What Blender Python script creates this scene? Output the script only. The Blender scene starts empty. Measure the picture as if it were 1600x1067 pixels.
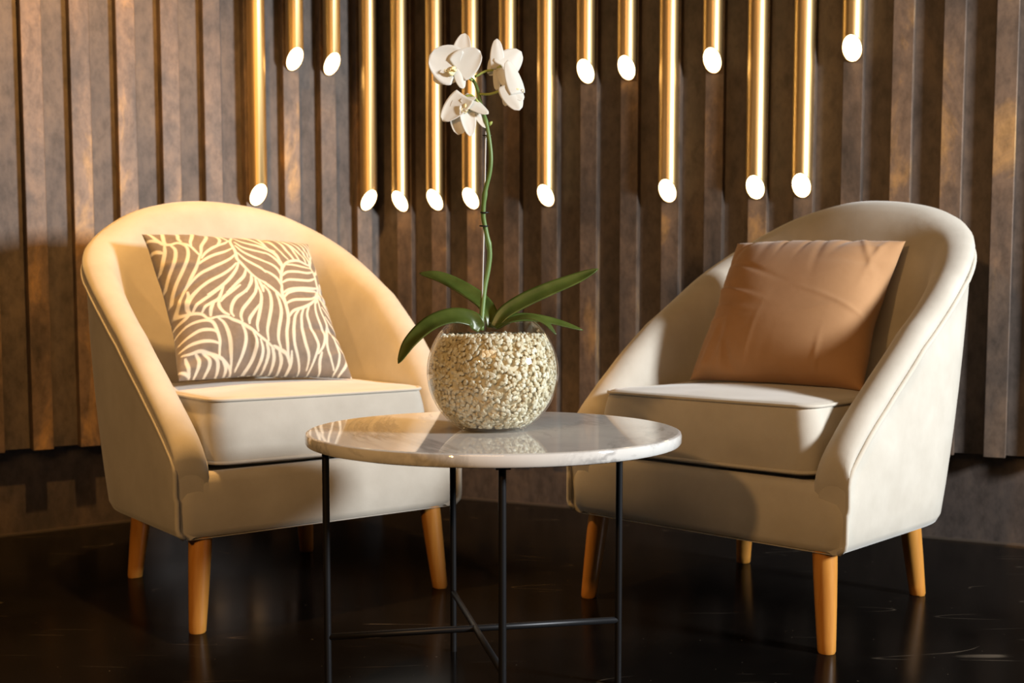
import bpy, math, random
import numpy as np
from mathutils import Vector, Matrix

random.seed(7)
rng = np.random.default_rng(11)
S = bpy.context.scene
COL = S.collection

# ------------------------------------------------------------------ camera
H, FPX, PITCH, PPY = 0.66, 1820.0, math.radians(4.4), 600.04
cam_d = bpy.data.cameras.new('camera'); cam = bpy.data.objects.new('camera', cam_d); COL.objects.link(cam)
cam.location = (0, 0, H); cam.rotation_euler = (math.pi / 2 - PITCH, 0, 0)
cam_d.sensor_width = 36; cam_d.lens = FPX / 1600 * 36; cam_d.shift_y = (PPY - 533.5) / 1600
cam_d.clip_start = 0.05
cam_d.dof.use_dof = True; cam_d.dof.focus_distance = 1.98; cam_d.dof.aperture_fstop = 5.0
S.camera = cam

# ------------------------------------------------------------------ view, world, lights
S.view_settings.view_transform = 'Standard'; S.view_settings.look = 'None'
S.view_settings.gamma = 1; S.view_settings.use_curve_mapping = False
S.view_settings.exposure = 0.0
W = bpy.data.worlds.new('room_air'); S.world = W; W.use_nodes = True
W.node_tree.nodes['Background'].inputs[0].default_value = (1.0, 0.80, 0.60, 1)
W.node_tree.nodes['Background'].inputs[1].default_value = 0.012

def light(name, kind, loc, aim, energy, color, **kw):
    d = bpy.data.lights.new(name, kind); o = bpy.data.objects.new(name, d); COL.objects.link(o)
    o.location = loc
    o.rotation_euler = (Vector(aim) - Vector(loc)).to_track_quat('-Z', 'Y').to_euler()
    d.energy = energy; d.color = color
    for k, v in kw.items(): setattr(d, k, v)
    return o
light('window_daylight', 'AREA', (2.9, 0.78, 1.45), (-0.2, 2.9, 0.7), 168, (0.94, 0.98, 1.0), shape='RECTANGLE', size=0.46, size_y=0.46)
light('ceiling_spot', 'SPOT', (-0.66, 2.42, 2.55), (-1.00, 2.88, 0.6), 265, (1.0, 0.53, 0.16), spot_size=math.radians(74), spot_blend=0.5, shadow_soft_size=0.04)
light('room_lamp', 'SPOT', (-1.35, -1.15, 1.75), (0.0, 2.5, 0.40), 124, (1.0, 0.54, 0.19), spot_size=math.radians(46), spot_blend=0.7, shadow_soft_size=0.07)

light('warm_fill', 'AREA', (-0.35, -0.9, 2.45), (0.1, 2.4, 0.6), 20, (1.0, 0.58, 0.25), shape='RECTANGLE', size=1.4, size_y=0.8)  # added warm fill, unseen above and behind the camera, lifts shadows and blooms

# ------------------------------------------------------------------ helpers
def ray(px, py):
    dx, dz = (px - 800) / FPX, -(py - PPY) / FPX
    c, n = math.cos(PITCH), math.sin(PITCH)
    return Vector((dx, c + dz * n, -n + dz * c))
def at(px, py, Y):
    r = ray(px, py); return Vector((0, 0, H)) + r * (Y / r.y)

def link(name, me, mat=None, parent=None, smooth=True):
    o = bpy.data.objects.new(name, me); COL.objects.link(o)
    if mat: me.materials.append(mat)
    if smooth and len(me.polygons): me.polygons.foreach_set('use_smooth', [True] * len(me.polygons))
    if parent: o.parent = parent
    return o
def mesh(name, verts, faces):
    me = bpy.data.meshes.new(name); me.from_pydata([tuple(v) for v in verts], [], faces); me.update(); return me
def obj(name, verts, faces, mat, parent=None, smooth=True):
    return link(name, mesh(name, verts, faces), mat, parent, smooth)
def tag(o, label, cat, group=None, kind=None):
    o['label'] = label
    if cat: o['category'] = cat
    if group: o['group'] = group
    if kind: o['kind'] = kind
    return o
def empty(name, loc=(0, 0, 0), rz=0.0):
    o = bpy.data.objects.new(name, None); COL.objects.link(o)
    o.location = loc; o.rotation_euler = (0, 0, rz); o.empty_display_size = 0.05
    return o
def sharp(o, deg=35):
    me = o.data
    me.polygons.foreach_set('use_smooth', [True] * len(me.polygons))
    me.set_sharp_from_angle(angle=math.radians(deg))
    return o
def bevel(o, w, seg=2):
    m = o.modifiers.new('edge', 'BEVEL'); m.width = w; m.segments = seg; m.limit_method = 'ANGLE'; m.angle_limit = math.radians(40)
    return o

def tube(points, radii, n=10, closed=False):
    P = [Vector(p) for p in points]; m = len(P)
    if isinstance(radii, (int, float)): radii = [radii] * m
    V, F = [], []
    t0 = (P[1] - P[0]).normalized()
    a = t0.orthogonal().normalized()
    for i in range(m):
        if closed: t = (P[(i + 1) % m] - P[i - 1]).normalized()
        else: t = (P[min(i + 1, m - 1)] - P[max(i - 1, 0)]).normalized()
        a = (a - t * a.dot(t)).normalized(); b = t.cross(a)
        for k in range(n):
            w = 2 * math.pi * k / n
            V.append(P[i] + (a * math.cos(w) + b * math.sin(w)) * radii[i])
    for i in range(m if closed else m - 1):
        j = (i + 1) % m
        for k in range(n):
            l = (k + 1) % n
            F.append((i * n + k, i * n + l, j * n + l, j * n + k))
    if not closed:
        F.append(tuple(reversed(range(n)))); F.append(tuple(range((m - 1) * n, m * n)))
    return V, F
def lathe(profile, n=64, center=(0, 0)):
    V, F = [], []; m = len(profile)
    for r, z in profile:
        for k in range(n):
            w = 2 * math.pi * k / n; V.append((center[0] + r * math.cos(w), center[1] + r * math.sin(w), z))
    for i in range(m - 1):
        for k in range(n):
            l = (k + 1) % n; F.append((i * n + k, i * n + l, (i + 1) * n + l, (i + 1) * n + k))
    return V, F
def box(x0, x1, y0, y1, z0, z1):
    V = [(x, y, z) for z in (z0, z1) for y in (y0, y1) for x in (x0, x1)]
    return V, [(0, 2, 3, 1), (4, 5, 7, 6), (0, 1, 5, 4), (2, 6, 7, 3), (0, 4, 6, 2), (1, 3, 7, 5)]
def spline(pts, n):
    P = [Vector(p) for p in pts]; P = [P[0] * 2 - P[1]] + P + [P[-1] * 2 - P[-2]]; out = []
    m = len(P) - 3
    for i in range(n):
        t = i / (n - 1) * m; k = min(int(t), m - 1); f = t - k
        a, b, c, d = P[k:k + 4]
        out.append(0.5 * ((2 * b) + (c - a) * f + (2 * a - 5 * b + 4 * c - d) * f * f + (3 * b - a - 3 * c + d) * f ** 3))
    return out

# ------------------------------------------------------------------ materials
def nodes(name):
    m = bpy.data.materials.new(name); m.use_nodes = True; nt = m.node_tree
    return m, nt, nt.nodes, nt.links, nt.nodes['Principled BSDF']
def N(nt, kind, **kw):
    n = nt.nodes.new(kind)
    for k, v in kw.items():
        if k in n.inputs: n.inputs[k].default_value = v
        else: setattr(n, k, v)
    return n
def ramp(nt, src, stops):
    r = nt.nodes.new('ShaderNodeValToRGB'); el = r.color_ramp.elements
    while len(el) < len(stops): el.new(0.5)
    for e, (p, c) in zip(el, stops): e.position = p; e.color = (*c, 1) if len(c) == 3 else c
    nt.links.new(src, r.inputs[0]); return r
def bump(nt, height, strength, dist, bsdf):
    b = N(nt, 'ShaderNodeBump', Strength=strength, Distance=dist); nt.links.new(height, b.inputs['Height'])
    nt.links.new(b.outputs[0], bsdf.inputs['Normal']); return b
def plain(name, col, rough=0.5, metal=0.0, **kw):
    m, nt, nd, lk, b = nodes(name)
    b.inputs['Base Color'].default_value = (*col, 1); b.inputs['Roughness'].default_value = rough; b.inputs['Metallic'].default_value = metal
    for k, v in kw.items(): b.inputs[k].default_value = v
    return m
def fabric(name, c0, c1, sheen=0.35, scale=9, bmp=0.12):
    m, nt, nd, lk, b = nodes(name)
    tc = N(nt, 'ShaderNodeTexCoord')
    n1 = N(nt, 'ShaderNodeTexNoise', Scale=scale, Detail=5.0, Roughness=0.6); lk.new(tc.outputs['Object'], n1.inputs['Vector'])
    r = ramp(nt, n1.outputs['Fac'], [(0.3, c0), (0.7, c1)])
    lk.new(r.outputs[0], b.inputs['Base Color'])
    b.inputs['Roughness'].default_value = 0.85; b.inputs['Sheen Weight'].default_value = sheen; b.inputs['Sheen Roughness'].default_value = 0.45
    b.inputs['Specular IOR Level'].default_value = 0.2
    n2 = N(nt, 'ShaderNodeTexNoise', Scale=420.0, Detail=2.0); lk.new(tc.outputs['Object'], n2.inputs['Vector'])
    n3 = N(nt, 'ShaderNodeTexNoise', Scale=14.0, Detail=3.0); lk.new(tc.outputs['Object'], n3.inputs['Vector'])
    mx = N(nt, 'ShaderNodeMath', operation='MULTIPLY_ADD'); mx.inputs[1].default_value = 6.0
    lk.new(n3.outputs['Fac'], mx.inputs[0]); lk.new(n2.outputs['Fac'], mx.inputs[2])
    bump(nt, mx.outputs[0], bmp, 0.0012, b)
    return m
M = {}
M['velvet'] = fabric('beige_velvet', (0.475, 0.435, 0.37), (0.57, 0.53, 0.46))
M['piping'] = fabric('beige_piping', (0.50, 0.455, 0.385), (0.57, 0.53, 0.455), bmp=0.03)
M['brown_velvet'] = fabric('brown_velvet', (0.36, 0.195, 0.09), (0.44, 0.245, 0.12), sheen=0.2, scale=7)

def leg_wood():
    m, nt, nd, lk, b = nodes('honey_oak')
    tc = N(nt, 'ShaderNodeTexCoord'); mp = N(nt, 'ShaderNodeMapping'); mp.inputs['Scale'].default_value = (60, 60, 4)
    lk.new(tc.outputs['Object'], mp.inputs[0])
    n = N(nt, 'ShaderNodeTexNoise', Scale=1.0, Detail=6.0, Roughness=0.65); lk.new(mp.outputs[0], n.inputs['Vector'])
    r = ramp(nt, n.outputs['Fac'], [(0.3, (0.48, 0.185, 0.028)), (0.7, (0.64, 0.29, 0.055))])
    lk.new(r.outputs[0], b.inputs['Base Color']); b.inputs['Roughness'].default_value = 0.38
    b.inputs['Coat Weight'].default_value = 0.3; b.inputs['Coat Roughness'].default_value = 0.3
    return m
M['oak'] = leg_wood()

def patina(name, stops, rough=0.5, rnd=True, metal=0.35):
    m, nt, nd, lk, b = nodes(name)
    tc = N(nt, 'ShaderNodeTexCoord'); oi = N(nt, 'ShaderNodeObjectInfo')
    sc = N(nt, 'ShaderNodeVectorMath', operation='SCALE'); sc.inputs['Scale'].default_value = 37.0
    cx = N(nt, 'ShaderNodeCombineXYZ'); lk.new(oi.outputs['Random'], cx.inputs[0]); lk.new(oi.outputs['Random'], cx.inputs[2]); lk.new(cx.outputs[0], sc.inputs[0])
    ad = N(nt, 'ShaderNodeVectorMath', operation='ADD'); lk.new(tc.outputs['Object'], ad.inputs[0]); lk.new(sc.outputs[0], ad.inputs[1])
    mp = N(nt, 'ShaderNodeMapping'); mp.inputs['Scale'].default_value = (1, 1, 0.55); lk.new(ad.outputs[0], mp.inputs[0])
    n1 = N(nt, 'ShaderNodeTexNoise', Scale=5.5, Detail=8.0, Roughness=0.62, Distortion=0.6); lk.new(mp.outputs[0], n1.inputs['Vector'])
    r = ramp(nt, n1.outputs['Fac'], stops)
    n2 = N(nt, 'ShaderNodeTexNoise', Scale=34.0, Detail=6.0, Roughness=0.7); lk.new(mp.outputs[0], n2.inputs['Vector'])
    r2 = ramp(nt, n2.outputs['Fac'], [(0.30, (0.55, 0.55, 0.55)), (0.55, (1, 1, 1)), (0.75, (1.25, 1.2, 1.1))])
    mx = N(nt, 'ShaderNodeMix', data_type='RGBA', blend_type='MULTIPLY'); mx.inputs[0].default_value = 1.0
    lk.new(r.outputs[0], mx.inputs[6]); lk.new(r2.outputs[0], mx.inputs[7]); lk.new(mx.outputs[2], b.inputs['Base Color'])
    b.inputs['Roughness'].default_value = rough; b.inputs['Metallic'].default_value = metal
    bump(nt, n2.outputs['Fac'], 0.25, 0.002, b)
    return m
M['slat'] = patina('rusted_steel', [(0.28, (0.05, 0.042, 0.039)), (0.44, (0.13, 0.094, 0.073)), (0.57, (0.20, 0.135, 0.095)), (0.68, (0.44, 0.26, 0.11))])
M['panel'] = patina('dark_steel_panel', [(0.25, (0.068, 0.055, 0.049)), (0.5, (0.112, 0.088, 0.075)), (0.75, (0.155, 0.115, 0.088))], 0.55)
M['plinth'] = patina('brown_steel_plinth', [(0.25, (0.055, 0.045, 0.042)), (0.5, (0.10, 0.076, 0.064)), (0.75, (0.15, 0.105, 0.075))], 0.5)
M['strip'] = plain('steel_strip', (0.25, 0.2, 0.16), 0.35, 0.8)

def floor_mat():
    m, nt, nd, lk, b = nodes('black_polished_floor')
    tc = N(nt, 'ShaderNodeTexCoord')
    n = N(nt, 'ShaderNodeTexNoise', Scale=3.0, Detail=6.0, Roughness=0.6); lk.new(tc.outputs['Object'], n.inputs['Vector'])
    base = ramp(nt, n.outputs['Fac'], [(0.3, (0.0022, 0.0018, 0.0016)), (0.7, (0.005, 0.0042, 0.0036))])
    # scratches: thin level lines of a stretched noise, kept to a few patches
    mp = N(nt, 'ShaderNodeMapping'); mp.inputs['Rotation'].default_value = (0, 0, 0.5); mp.inputs['Scale'].default_value = (0.7, 5.0, 1); lk.new(tc.outputs['Object'], mp.inputs[0])
    w = N(nt, 'ShaderNodeTexNoise', Scale=1.8, Detail=1.0, Distortion=0.15); lk.new(mp.outputs[0], w.inputs['Vector'])
    sb = N(nt, 'ShaderNodeMath', operation='SUBTRACT'); sb.inputs[1].default_value = 0.5; lk.new(w.outputs['Fac'], sb.inputs[0])
    ab = N(nt, 'ShaderNodeMath', operation='ABSOLUTE'); lk.new(sb.outputs[0], ab.inputs[0])
    ln = ramp(nt, ab.outputs[0], [(0.0, (1, 1, 1)), (0.0022, (0, 0, 0))])
    p = N(nt, 'ShaderNodeTexNoise', Scale=6.0, Detail=4.0); lk.new(tc.outputs['Object'], p.inputs['Vector'])
    pr = ramp(nt, p.outputs['Fac'], [(0.52, (0, 0, 0)), (0.66, (1, 1, 1))])
    sp = N(nt, 'ShaderNodeTexNoise', Scale=90.0, Detail=2.0); lk.new(tc.outputs['Object'], sp.inputs['Vector'])
    spr = ramp(nt, sp.outputs['Fac'], [(0.735, (0, 0, 0)), (0.76, (0.6, 0.6, 0.6))])
    ml = N(nt, 'ShaderNodeMath', operation='MULTIPLY'); lk.new(ln.outputs[0], ml.inputs[0]); lk.new(pr.outputs[0], ml.inputs[1])
    mm = N(nt, 'ShaderNodeMath', operation='MAXIMUM'); lk.new(ml.outputs[0], mm.inputs[0]); lk.new(spr.outputs[0], mm.inputs[1])
    mx = N(nt, 'ShaderNodeMix', data_type='RGBA'); lk.new(mm.outputs[0], mx.inputs[0]); lk.new(base.outputs[0], mx.inputs[6]); mx.inputs[7].default_value = (0.075, 0.06, 0.045, 1)
    lk.new(mx.outputs[2], b.inputs['Base Color'])
    rr = ramp(nt, n.outputs['Fac'], [(0.3, (0.13,) * 3), (0.7, (0.24,) * 3)]); lk.new(rr.outputs[0], b.inputs['Roughness'])
    b.inputs['Specular IOR Level'].default_value = 0.04
    bump(nt, p.outputs['Fac'], 0.06, 0.004, b)
    return m
M['floor'] = floor_mat()

def marble():
    m, nt, nd, lk, b = nodes('white_marble')
    tc = N(nt, 'ShaderNodeTexCoord')
    n = N(nt, 'ShaderNodeTexNoise', Scale=4.0, Detail=8.0, Roughness=0.6); lk.new(tc.outputs['Object'], n.inputs['Vector'])
    base = ramp(nt, n.outputs['Fac'], [(0.3, (0.60, 0.585, 0.56)), (0.65, (0.76, 0.745, 0.715))])
    def vein(scale, off, width, patch, dist):
        mp = N(nt, 'ShaderNodeMapping'); mp.inputs['Location'].default_value = off; mp.inputs['Rotation'].default_value = (0, 0, 0.7); mp.inputs['Scale'].default_value = (1, 0.45, 1); lk.new(tc.outputs['Object'], mp.inputs[0])
        w = N(nt, 'ShaderNodeTexNoise', Scale=scale, Detail=7.0, Roughness=0.62, Distortion=dist); lk.new(mp.outputs[0], w.inputs['Vector'])
        s = N(nt, 'ShaderNodeMath', operation='SUBTRACT'); s.inputs[1].default_value = 0.5; lk.new(w.outputs['Fac'], s.inputs[0])
        a = N(nt, 'ShaderNodeMath', operation='ABSOLUTE'); lk.new(s.outputs[0], a.inputs[0])
        l = ramp(nt, a.outputs[0], [(0.0, (1, 1, 1)), (width, (0, 0, 0))])
        q = N(nt, 'ShaderNodeTexNoise', Scale=3.2, Detail=3.0); lk.new(mp.outputs[0], q.inputs['Vector'])
        k = ramp(nt, q.outputs['Fac'], [(patch, (0, 0, 0)), (patch + 0.16, (1, 1, 1))])
        t = N(nt, 'ShaderNodeMath', operation='MULTIPLY'); lk.new(l.outputs[0], t.inputs[0]); lk.new(k.outputs[0], t.inputs[1])
        return t.outputs[0]
    v1 = vein(3.0, (0.35, 0.1, 0.0), 0.03, 0.42, 0.9); v2 = vein(9.0, (1.7, 0.4, 0.2), 0.03, 0.50, 0.5)
    mx1 = N(nt, 'ShaderNodeMix', data_type='RGBA'); lk.new(v2, mx1.inputs[0]); lk.new(base.outputs[0], mx1.inputs[6]); mx1.inputs[7].default_value = (0.42, 0.41, 0.40, 1)
    mx2 = N(nt, 'ShaderNodeMix', data_type='RGBA'); lk.new(v1, mx2.inputs[0]); lk.new(mx1.outputs[2], mx2.inputs[6]); mx2.inputs[7].default_value = (0.17, 0.165, 0.165, 1)
    lk.new(mx2.outputs[2], b.inputs['Base Color']); b.inputs['Roughness'].default_value = 0.035
    b.inputs['Specular IOR Level'].default_value = 0.6
    return m
M['marble'] = marble()
M['iron'] = plain('black_iron', (0.022, 0.022, 0.024), 0.42, 0.6)
M['brass'] = plain('brushed_brass', (0.86, 0.60, 0.27), 0.42, 1.0)
def glow():
    m, nt, nd, lk, b = nodes('lit_diffuser')
    b.inputs['Base Color'].default_value = (0.9, 0.85, 0.75, 1); b.inputs['Emission Color'].default_value = (1.0, 0.72, 0.38, 1); b.inputs['Emission Strength'].default_value = 9.0
    return m
M['glow'] = glow()

def glass():
    m, nt, nd, lk, b = nodes('thin_clear_glass')
    nd.remove(b)
    out = nd['Material Output']
    tr = N(nt, 'ShaderNodeBsdfTransparent'); tr.inputs[0].default_value = (0.975, 0.985, 0.97, 1)
    gl = N(nt, 'ShaderNodeBsdfGlossy'); gl.inputs['Roughness'].default_value = 0.02
    lw = N(nt, 'ShaderNodeLayerWeight', Blend=0.5)
    pw = N(nt, 'ShaderNodeMath', operation='POWER'); pw.inputs[1].default_value = 4.5; lk.new(lw.outputs['Facing'], pw.inputs[0])
    fr = N(nt, 'ShaderNodeMath', operation='MULTIPLY_ADD'); fr.inputs[1].default_value = 0.75; fr.inputs[2].default_value = 0.035; lk.new(pw.outputs[0], fr.inputs[0])
    mx = N(nt, 'ShaderNodeMixShader'); lk.new(fr.outputs[0], mx.inputs[0]); lk.new(tr.outputs[0], mx.inputs[1]); lk.new(gl.outputs[0], mx.inputs[2])
    lk.new(mx.outputs[0], out.inputs[0])
    return m
M['glass'] = glass()
def gravel_mat():
    m, nt, nd, lk, b = nodes('pale_gravel')
    g = N(nt, 'ShaderNodeNewGeometry')
    r = ramp(nt, g.outputs['Random Per Island'], [(0.0, (0.55, 0.45, 0.29)), (0.25, (0.72, 0.63, 0.46)), (0.7, (0.82, 0.76, 0.62)), (1.0, (0.88, 0.85, 0.76))])
    lk.new(r.outputs[0], b.inputs['Base Color']); b.inputs['Roughness'].default_value = 0.55
    return m
M['gravel'] = gravel_mat()
def leaf_mat():
    m, nt, nd, lk, b = nodes('orchid_leaf')
    tc = N(nt, 'ShaderNodeTexCoord')
    n = N(nt, 'ShaderNodeTexNoise', Scale=30.0, Detail=4.0); lk.new(tc.outputs['Object'], n.inputs['Vector'])
    r = ramp(nt, n.outputs['Fac'], [(0.3, (0.042, 0.064, 0.010)), (0.7, (0.085, 0.115, 0.022))])
    lk.new(r.outputs[0], b.inputs['Base Color']); b.inputs['Roughness'].default_value = 0.35
    return m
M['leaf'] = leaf_mat()
M['stem'] = plain('orchid_stem', (0.13, 0.22, 0.06), 0.45)
M['pedicel'] = plain('orchid_flower_stalk', (0.36, 0.42, 0.10), 0.45)
def petal_mat():
    m, nt, nd, lk, b = nodes('white_petal')
    b.inputs['Base Color'].default_value = (0.84, 0.82, 0.76, 1); b.inputs['Roughness'].default_value = 0.55
    b.inputs['Sheen Weight'].default_value = 0.2
    out = nd['Material Output']; t = N(nt, 'ShaderNodeBsdfTranslucent'); t.inputs[0].default_value = (0.96, 0.94, 0.88, 1)
    mx = N(nt, 'ShaderNodeMixShader'); mx.inputs[0].default_value = 0.35
    lk.new(b.outputs[0], mx.inputs[1]); lk.new(t.outputs[0], mx.inputs[2]); lk.new(mx.outputs[0], out.inputs[0])
    return m
M['petal'] = petal_mat()
M['lip'] = plain('orchid_lip', (0.86, 0.76, 0.42), 0.5)
M['clip'] = plain('black_clip', (0.01, 0.01, 0.01), 0.4)
M['stick'] = plain('clear_stick', (0.7, 0.7, 0.68), 0.15)

# ------------------------------------------------------------------ setting: floor and the two slatted walls
fl = obj('floor', *box(-4, 4, -2.5, 5.0, -0.05, 0.0), M['floor'], smooth=False)
tag(fl, 'black polished floor with fine scratches', 'floor', kind='structure')

PLINTH_H, WALL_TOP, DP, DS, SW, PITCH_S = 0.243, 2.5, 0.044, 0.030, 0.053, 0.1254
LB, LA = Vector((-1.2609, 3.2371)), math.radians(37.0)
RB, RD = Vector((-0.149, 3.725)), (Vector((1.347, 3.024)) - Vector((-0.149, 3.725))).normalized()
LD = Vector((math.cos(LA), math.sin(LA)))
def nrm(d): return Vector((d.y, -d.x)) if -d.x < 0 else Vector((-d.y, d.x))
LN, RN = nrm(LD), nrm(RD)
def meet(off):
    # corner of the two planes pushed forward by off
    a, b = LB + LN * off, RB + RN * off
    den = LD.x * RD.y - LD.y * RD.x
    t = ((b.x - a.x) * RD.y - (b.y - a.y) * RD.x) / den
    return a + LD * t
def slab(end, d, n, off_front, off_back, z0, z1, ends_at):
    """wall slab from the corner line to a far end"""
    f0, b0 = meet(off_front), meet(off_back)
    f1 = end + n * off_front; b1 = end + n * off_back
    P = [f0, f1, b1, b0]
    V = [(p.x, p.y, z) for z in (z0, z1) for p in P]
    F = [(0, 1, 5, 4), (1, 2, 6, 5), (2, 3, 7, 6), (3, 0, 4, 7), (3, 2, 1, 0), (4, 5, 6, 7)]
    return V, F
LE, RE = LB - LD * 1.1, RB + RD * 2.6
for side, d, n, end in (('left', LD, LN, LE), ('right', RD, RN, RE)):
    base = LB if side == 'left' else RB
    w = obj('wall_' + side, *slab(end, d, n, DP, -0.08, PLINTH_H, WALL_TOP, 0), M['panel'], smooth=False)
    tag(w, 'dark patinated steel wall with raised rusty vertical slats, behind the armchair with the %s' % ('leaf-print cushion' if side == 'left' else 'plain brown cushion'), 'wall', kind='structure')
    obj('plinth', *slab(end, d, n, 0.0, -0.08, 0.004, PLINTH_H, 0), M['plinth'], w, False)
    obj('floor_strip', *slab(end, d, n, 0.004, 0.0, 0.0, 0.006, 0), M['strip'], w, False)
    # slats share one mesh, local x along the wall, local -y out of it
    x = SW / 2
    sm = mesh('slat', *box(-x, x, -DS, 0.001, PLINTH_H - 0.004, WALL_TOP))
    sm.materials.append(M['slat'])
    ang = math.atan2(d.y, d.x)
    ks = range(-7, 9) if side == 'left' else range(0, 19)
    for k in ks:
        s = (-0.0937 if side == 'left' else -0.2059) + SW / 2 + PITCH_S * k
        p = base + n * DP + d * s
        o = link('slat', sm, None, w, False); o.location = (p.x, p.y, 0); o.rotation_euler = (0, 0, ang)
        bevel(o, 0.0015, 2)

# ------------------------------------------------------------------ brass tube lights standing against the slats
TR = 0.0262
ORD = ['first', 'second', 'third', 'fourth', 'fifth', 'sixth', 'seventh', 'eighth', 'ninth', 'tenth', 'eleventh', 'twelfth']
def tube_light(side, k_from_corner, zc, long):
    d, n, base = (LD, LN, LB) if side == 'left' else (RD, RN, RB)
    k = 8 - k_from_corner if side == 'left' else k_from_corner
    s = (-0.0937 if side == 'left' else -0.2059) + SW / 2 + PITCH_S * k
    p = base + n * (DP + DS + TR) + d * s
    root = empty('tube_light', (p.x, p.y, zc))
    where = 'cushion with leaf print' if side == 'left' else 'plain brown cushion'
    tag(root, '%s brass tube light, %s from the wall corner, behind the %s' % ('long' if long else 'short', ORD[k_from_corner], where), 'wall light',
        'brass tube lights on the slatted wall')
    slope = 1.25; m = 40; top = WALL_TOP - 0.05 - zc
    V, F = [], []
    def zb(x, y): return slope * (x * n.x + y * n.y)
    rings = [(TR, None), (TR, top), (TR - 0.002, top), (TR - 0.002, None)]
    for r, z in rings:
        for i in range(m):
            a = 2 * math.pi * i / m; X, Y = r * math.cos(a), r * math.sin(a)
            V.append((X, Y, zb(X, Y) if z is None else z))
    for q in range(4):
        for i in range(m):
            j = (i + 1) % m; a, b = q, (q + 1) % 4
            F.append((a * m + i, a * m + j, b * m + j, b * m + i))
    sharp(obj('brass_tube', V, F, M['brass'], root), 40)
    r = TR - 0.0021; V = []
    for dz in (0.001, 0.006):
        for i in range(m):
            a = 2 * math.pi * i / m; X, Y = r * math.cos(a), r * math.sin(a); V.append((X, Y, zb(X, Y) + dz))
    F = [tuple(reversed(range(m))), tuple(range(m, 2 * m))] + [(i, (i + 1) % m, m + (i + 1) % m, m + i) for i in range(m)]
    df = obj('diffuser', V, F, M['glow'], root, False); df['label'] = 'glowing warm white slanted end of the tube'
for k, z in ((0, 0.957), (1, 1.366), (2, 1.366), (3, 0.955)): tube_light('left', k, z, z < 1.1)
for k in range(12):
    long = k in (0, 1, 2, 4, 7, 9, 10)
    tube_light('right', k, 0.953 if long else (1.345 if k == 3 else 1.306), long)

# armchair surface: plan curve, top edge and padded cross-section
VF=[-.272,-.2715,-.270,-.267,-.262,-.254,-.243,-.228,-.21,-.18,-.15,-.115,-.08,-.04]
def ridge_table():
    # keys: (path key, height); arms by v, curve by angle
    av=[-.272,-.270,-.265,-.254,-.235,-.21,-.15,-.08,0.0]
    ah=[.315,.345,.372,.402,.432,.462,.520,.580,.640]
    pd=[0,15,30,40,50,60,75,90]
    ph=[.640,.700,.765,.803,.832,.852,.868,.872]
    return av,ah,pd,ph
def path_s(k,p):
    # distance along the arm and round the back, front to back centre
    if k=='a': return p+.272
    f=np.radians(np.linspace(0,p,40)); r=(np.cos(f)**4+np.sin(f)**4)**-.25
    x,y=.334*r*np.cos(f),.325*r*np.sin(f); return .272+float(np.hypot(np.diff(x),np.diff(y)).sum())
def stations(twr,twl):
    av,ah,pd,ph=ridge_table(); half=path_s('c',90); S,Hh=[],[]
    for tw,sg in ((twr,-1),(twl,1)):
        key=[(path_s('a',v),h+t) for v,h,t in zip(av[:-1],ah,tw[0])]+[(path_s('c',d),h+t) for d,h,t in zip(pd[:-1],ph,tw[1])]
        for s,h in key: S.append(half+sg*(half-s)); Hh.append(h)
    S.append(half); Hh.append(ph[-1]+.5*(twr[1][-1]+twl[1][-1]))
    o=np.argsort(S); S=np.array(S)[o]; Hh=np.array(Hh)[o]
    g=np.diff(Hh)/np.diff(S); m=np.empty_like(S); m[0]=g[0]; m[-1]=g[-1]
    w=np.diff(S); m[1:-1]=(g[:-1]*w[1:]+g[1:]*w[:-1])/(w[1:]+w[:-1])
    def hgt(x):
        i=min(max(int(np.searchsorted(S,x))-1,0),len(w)-1); t=(x-S[i])/w[i]
        return Hh[i]*(1+2*t)*(1-t)**2+m[i]*w[i]*t*(1-t)**2+Hh[i+1]*t*t*(3-2*t)+m[i+1]*w[i]*t*t*(t-1)
    keys=[('a',v) for v in VF]+[('c',k*2.5) for k in range(37)]
    xs=[path_s(*k) for k in keys]+[2*half-path_s(*k) for k in reversed(keys[:-1])]
    hs=np.array([hgt(x) for x in xs]); xs=np.array(xs); sm=hs.copy()
    for i in range(len(xs)):                       # even out the keyed heights along the run
        if xs[i]>.10 and xs[i]<2*half-.10:
            q=np.exp(-((xs-xs[i])/.035)**2)*np.gradient(xs); sm[i]=(q*hs).sum()/q.sum()
    kk=[(k,p,1) for k,p in keys]+[(k,p,-1) for k,p in reversed(keys[:-1])]
    return [(k,p,float(h),sg) for (k,p,sg),h in zip(kk,sm)]
def ab(z):
    t=min(max((z-.2)/.55,-.1),1.15); return .325+.016*t, .262+.118*t
def plan(st,z):
    a,b=ab(z); out=[]
    for k,p,h,sg in st:
        if k=='a': out.append((sg*a,p))
        else:
            f=math.radians(p); cu,sv=math.cos(f),math.sin(f); r=(abs(cu)**4+abs(sv)**4)**-.25
            out.append((sg*a*r*cu, b*r*sv))
    return np.array(out)
def section(h,T):
    """(inward offset, z) from outer bottom over the ridge to inner bottom"""
    hp=h-.045; L=[(.022,.186),(.008,.190),(.001,.205)]
    for i in range(1,9):
        t=i/8; L.append((-.006*math.sin(math.pi*t),.205+(hp-.205)*t))
    n=len(L)-1   # piping index
    for o,dz in [(-.004,.010),(-.006,.020),(-.003,.030),(.006,.039),(.020,.0445),(.035,.045),(.050,.042),(.064,.033),(.074,.018),(.081,-.002),(.086,-.03)]:
        L.append((o*T if o>0 else o,hp+dz))
    zi=hp-.03; zb=min(.30,zi-.03)
    for i in range(1,7): L.append(((.086+.006*i/6)*T,zi+(zb-zi)*i/6))
    return L,n
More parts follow.
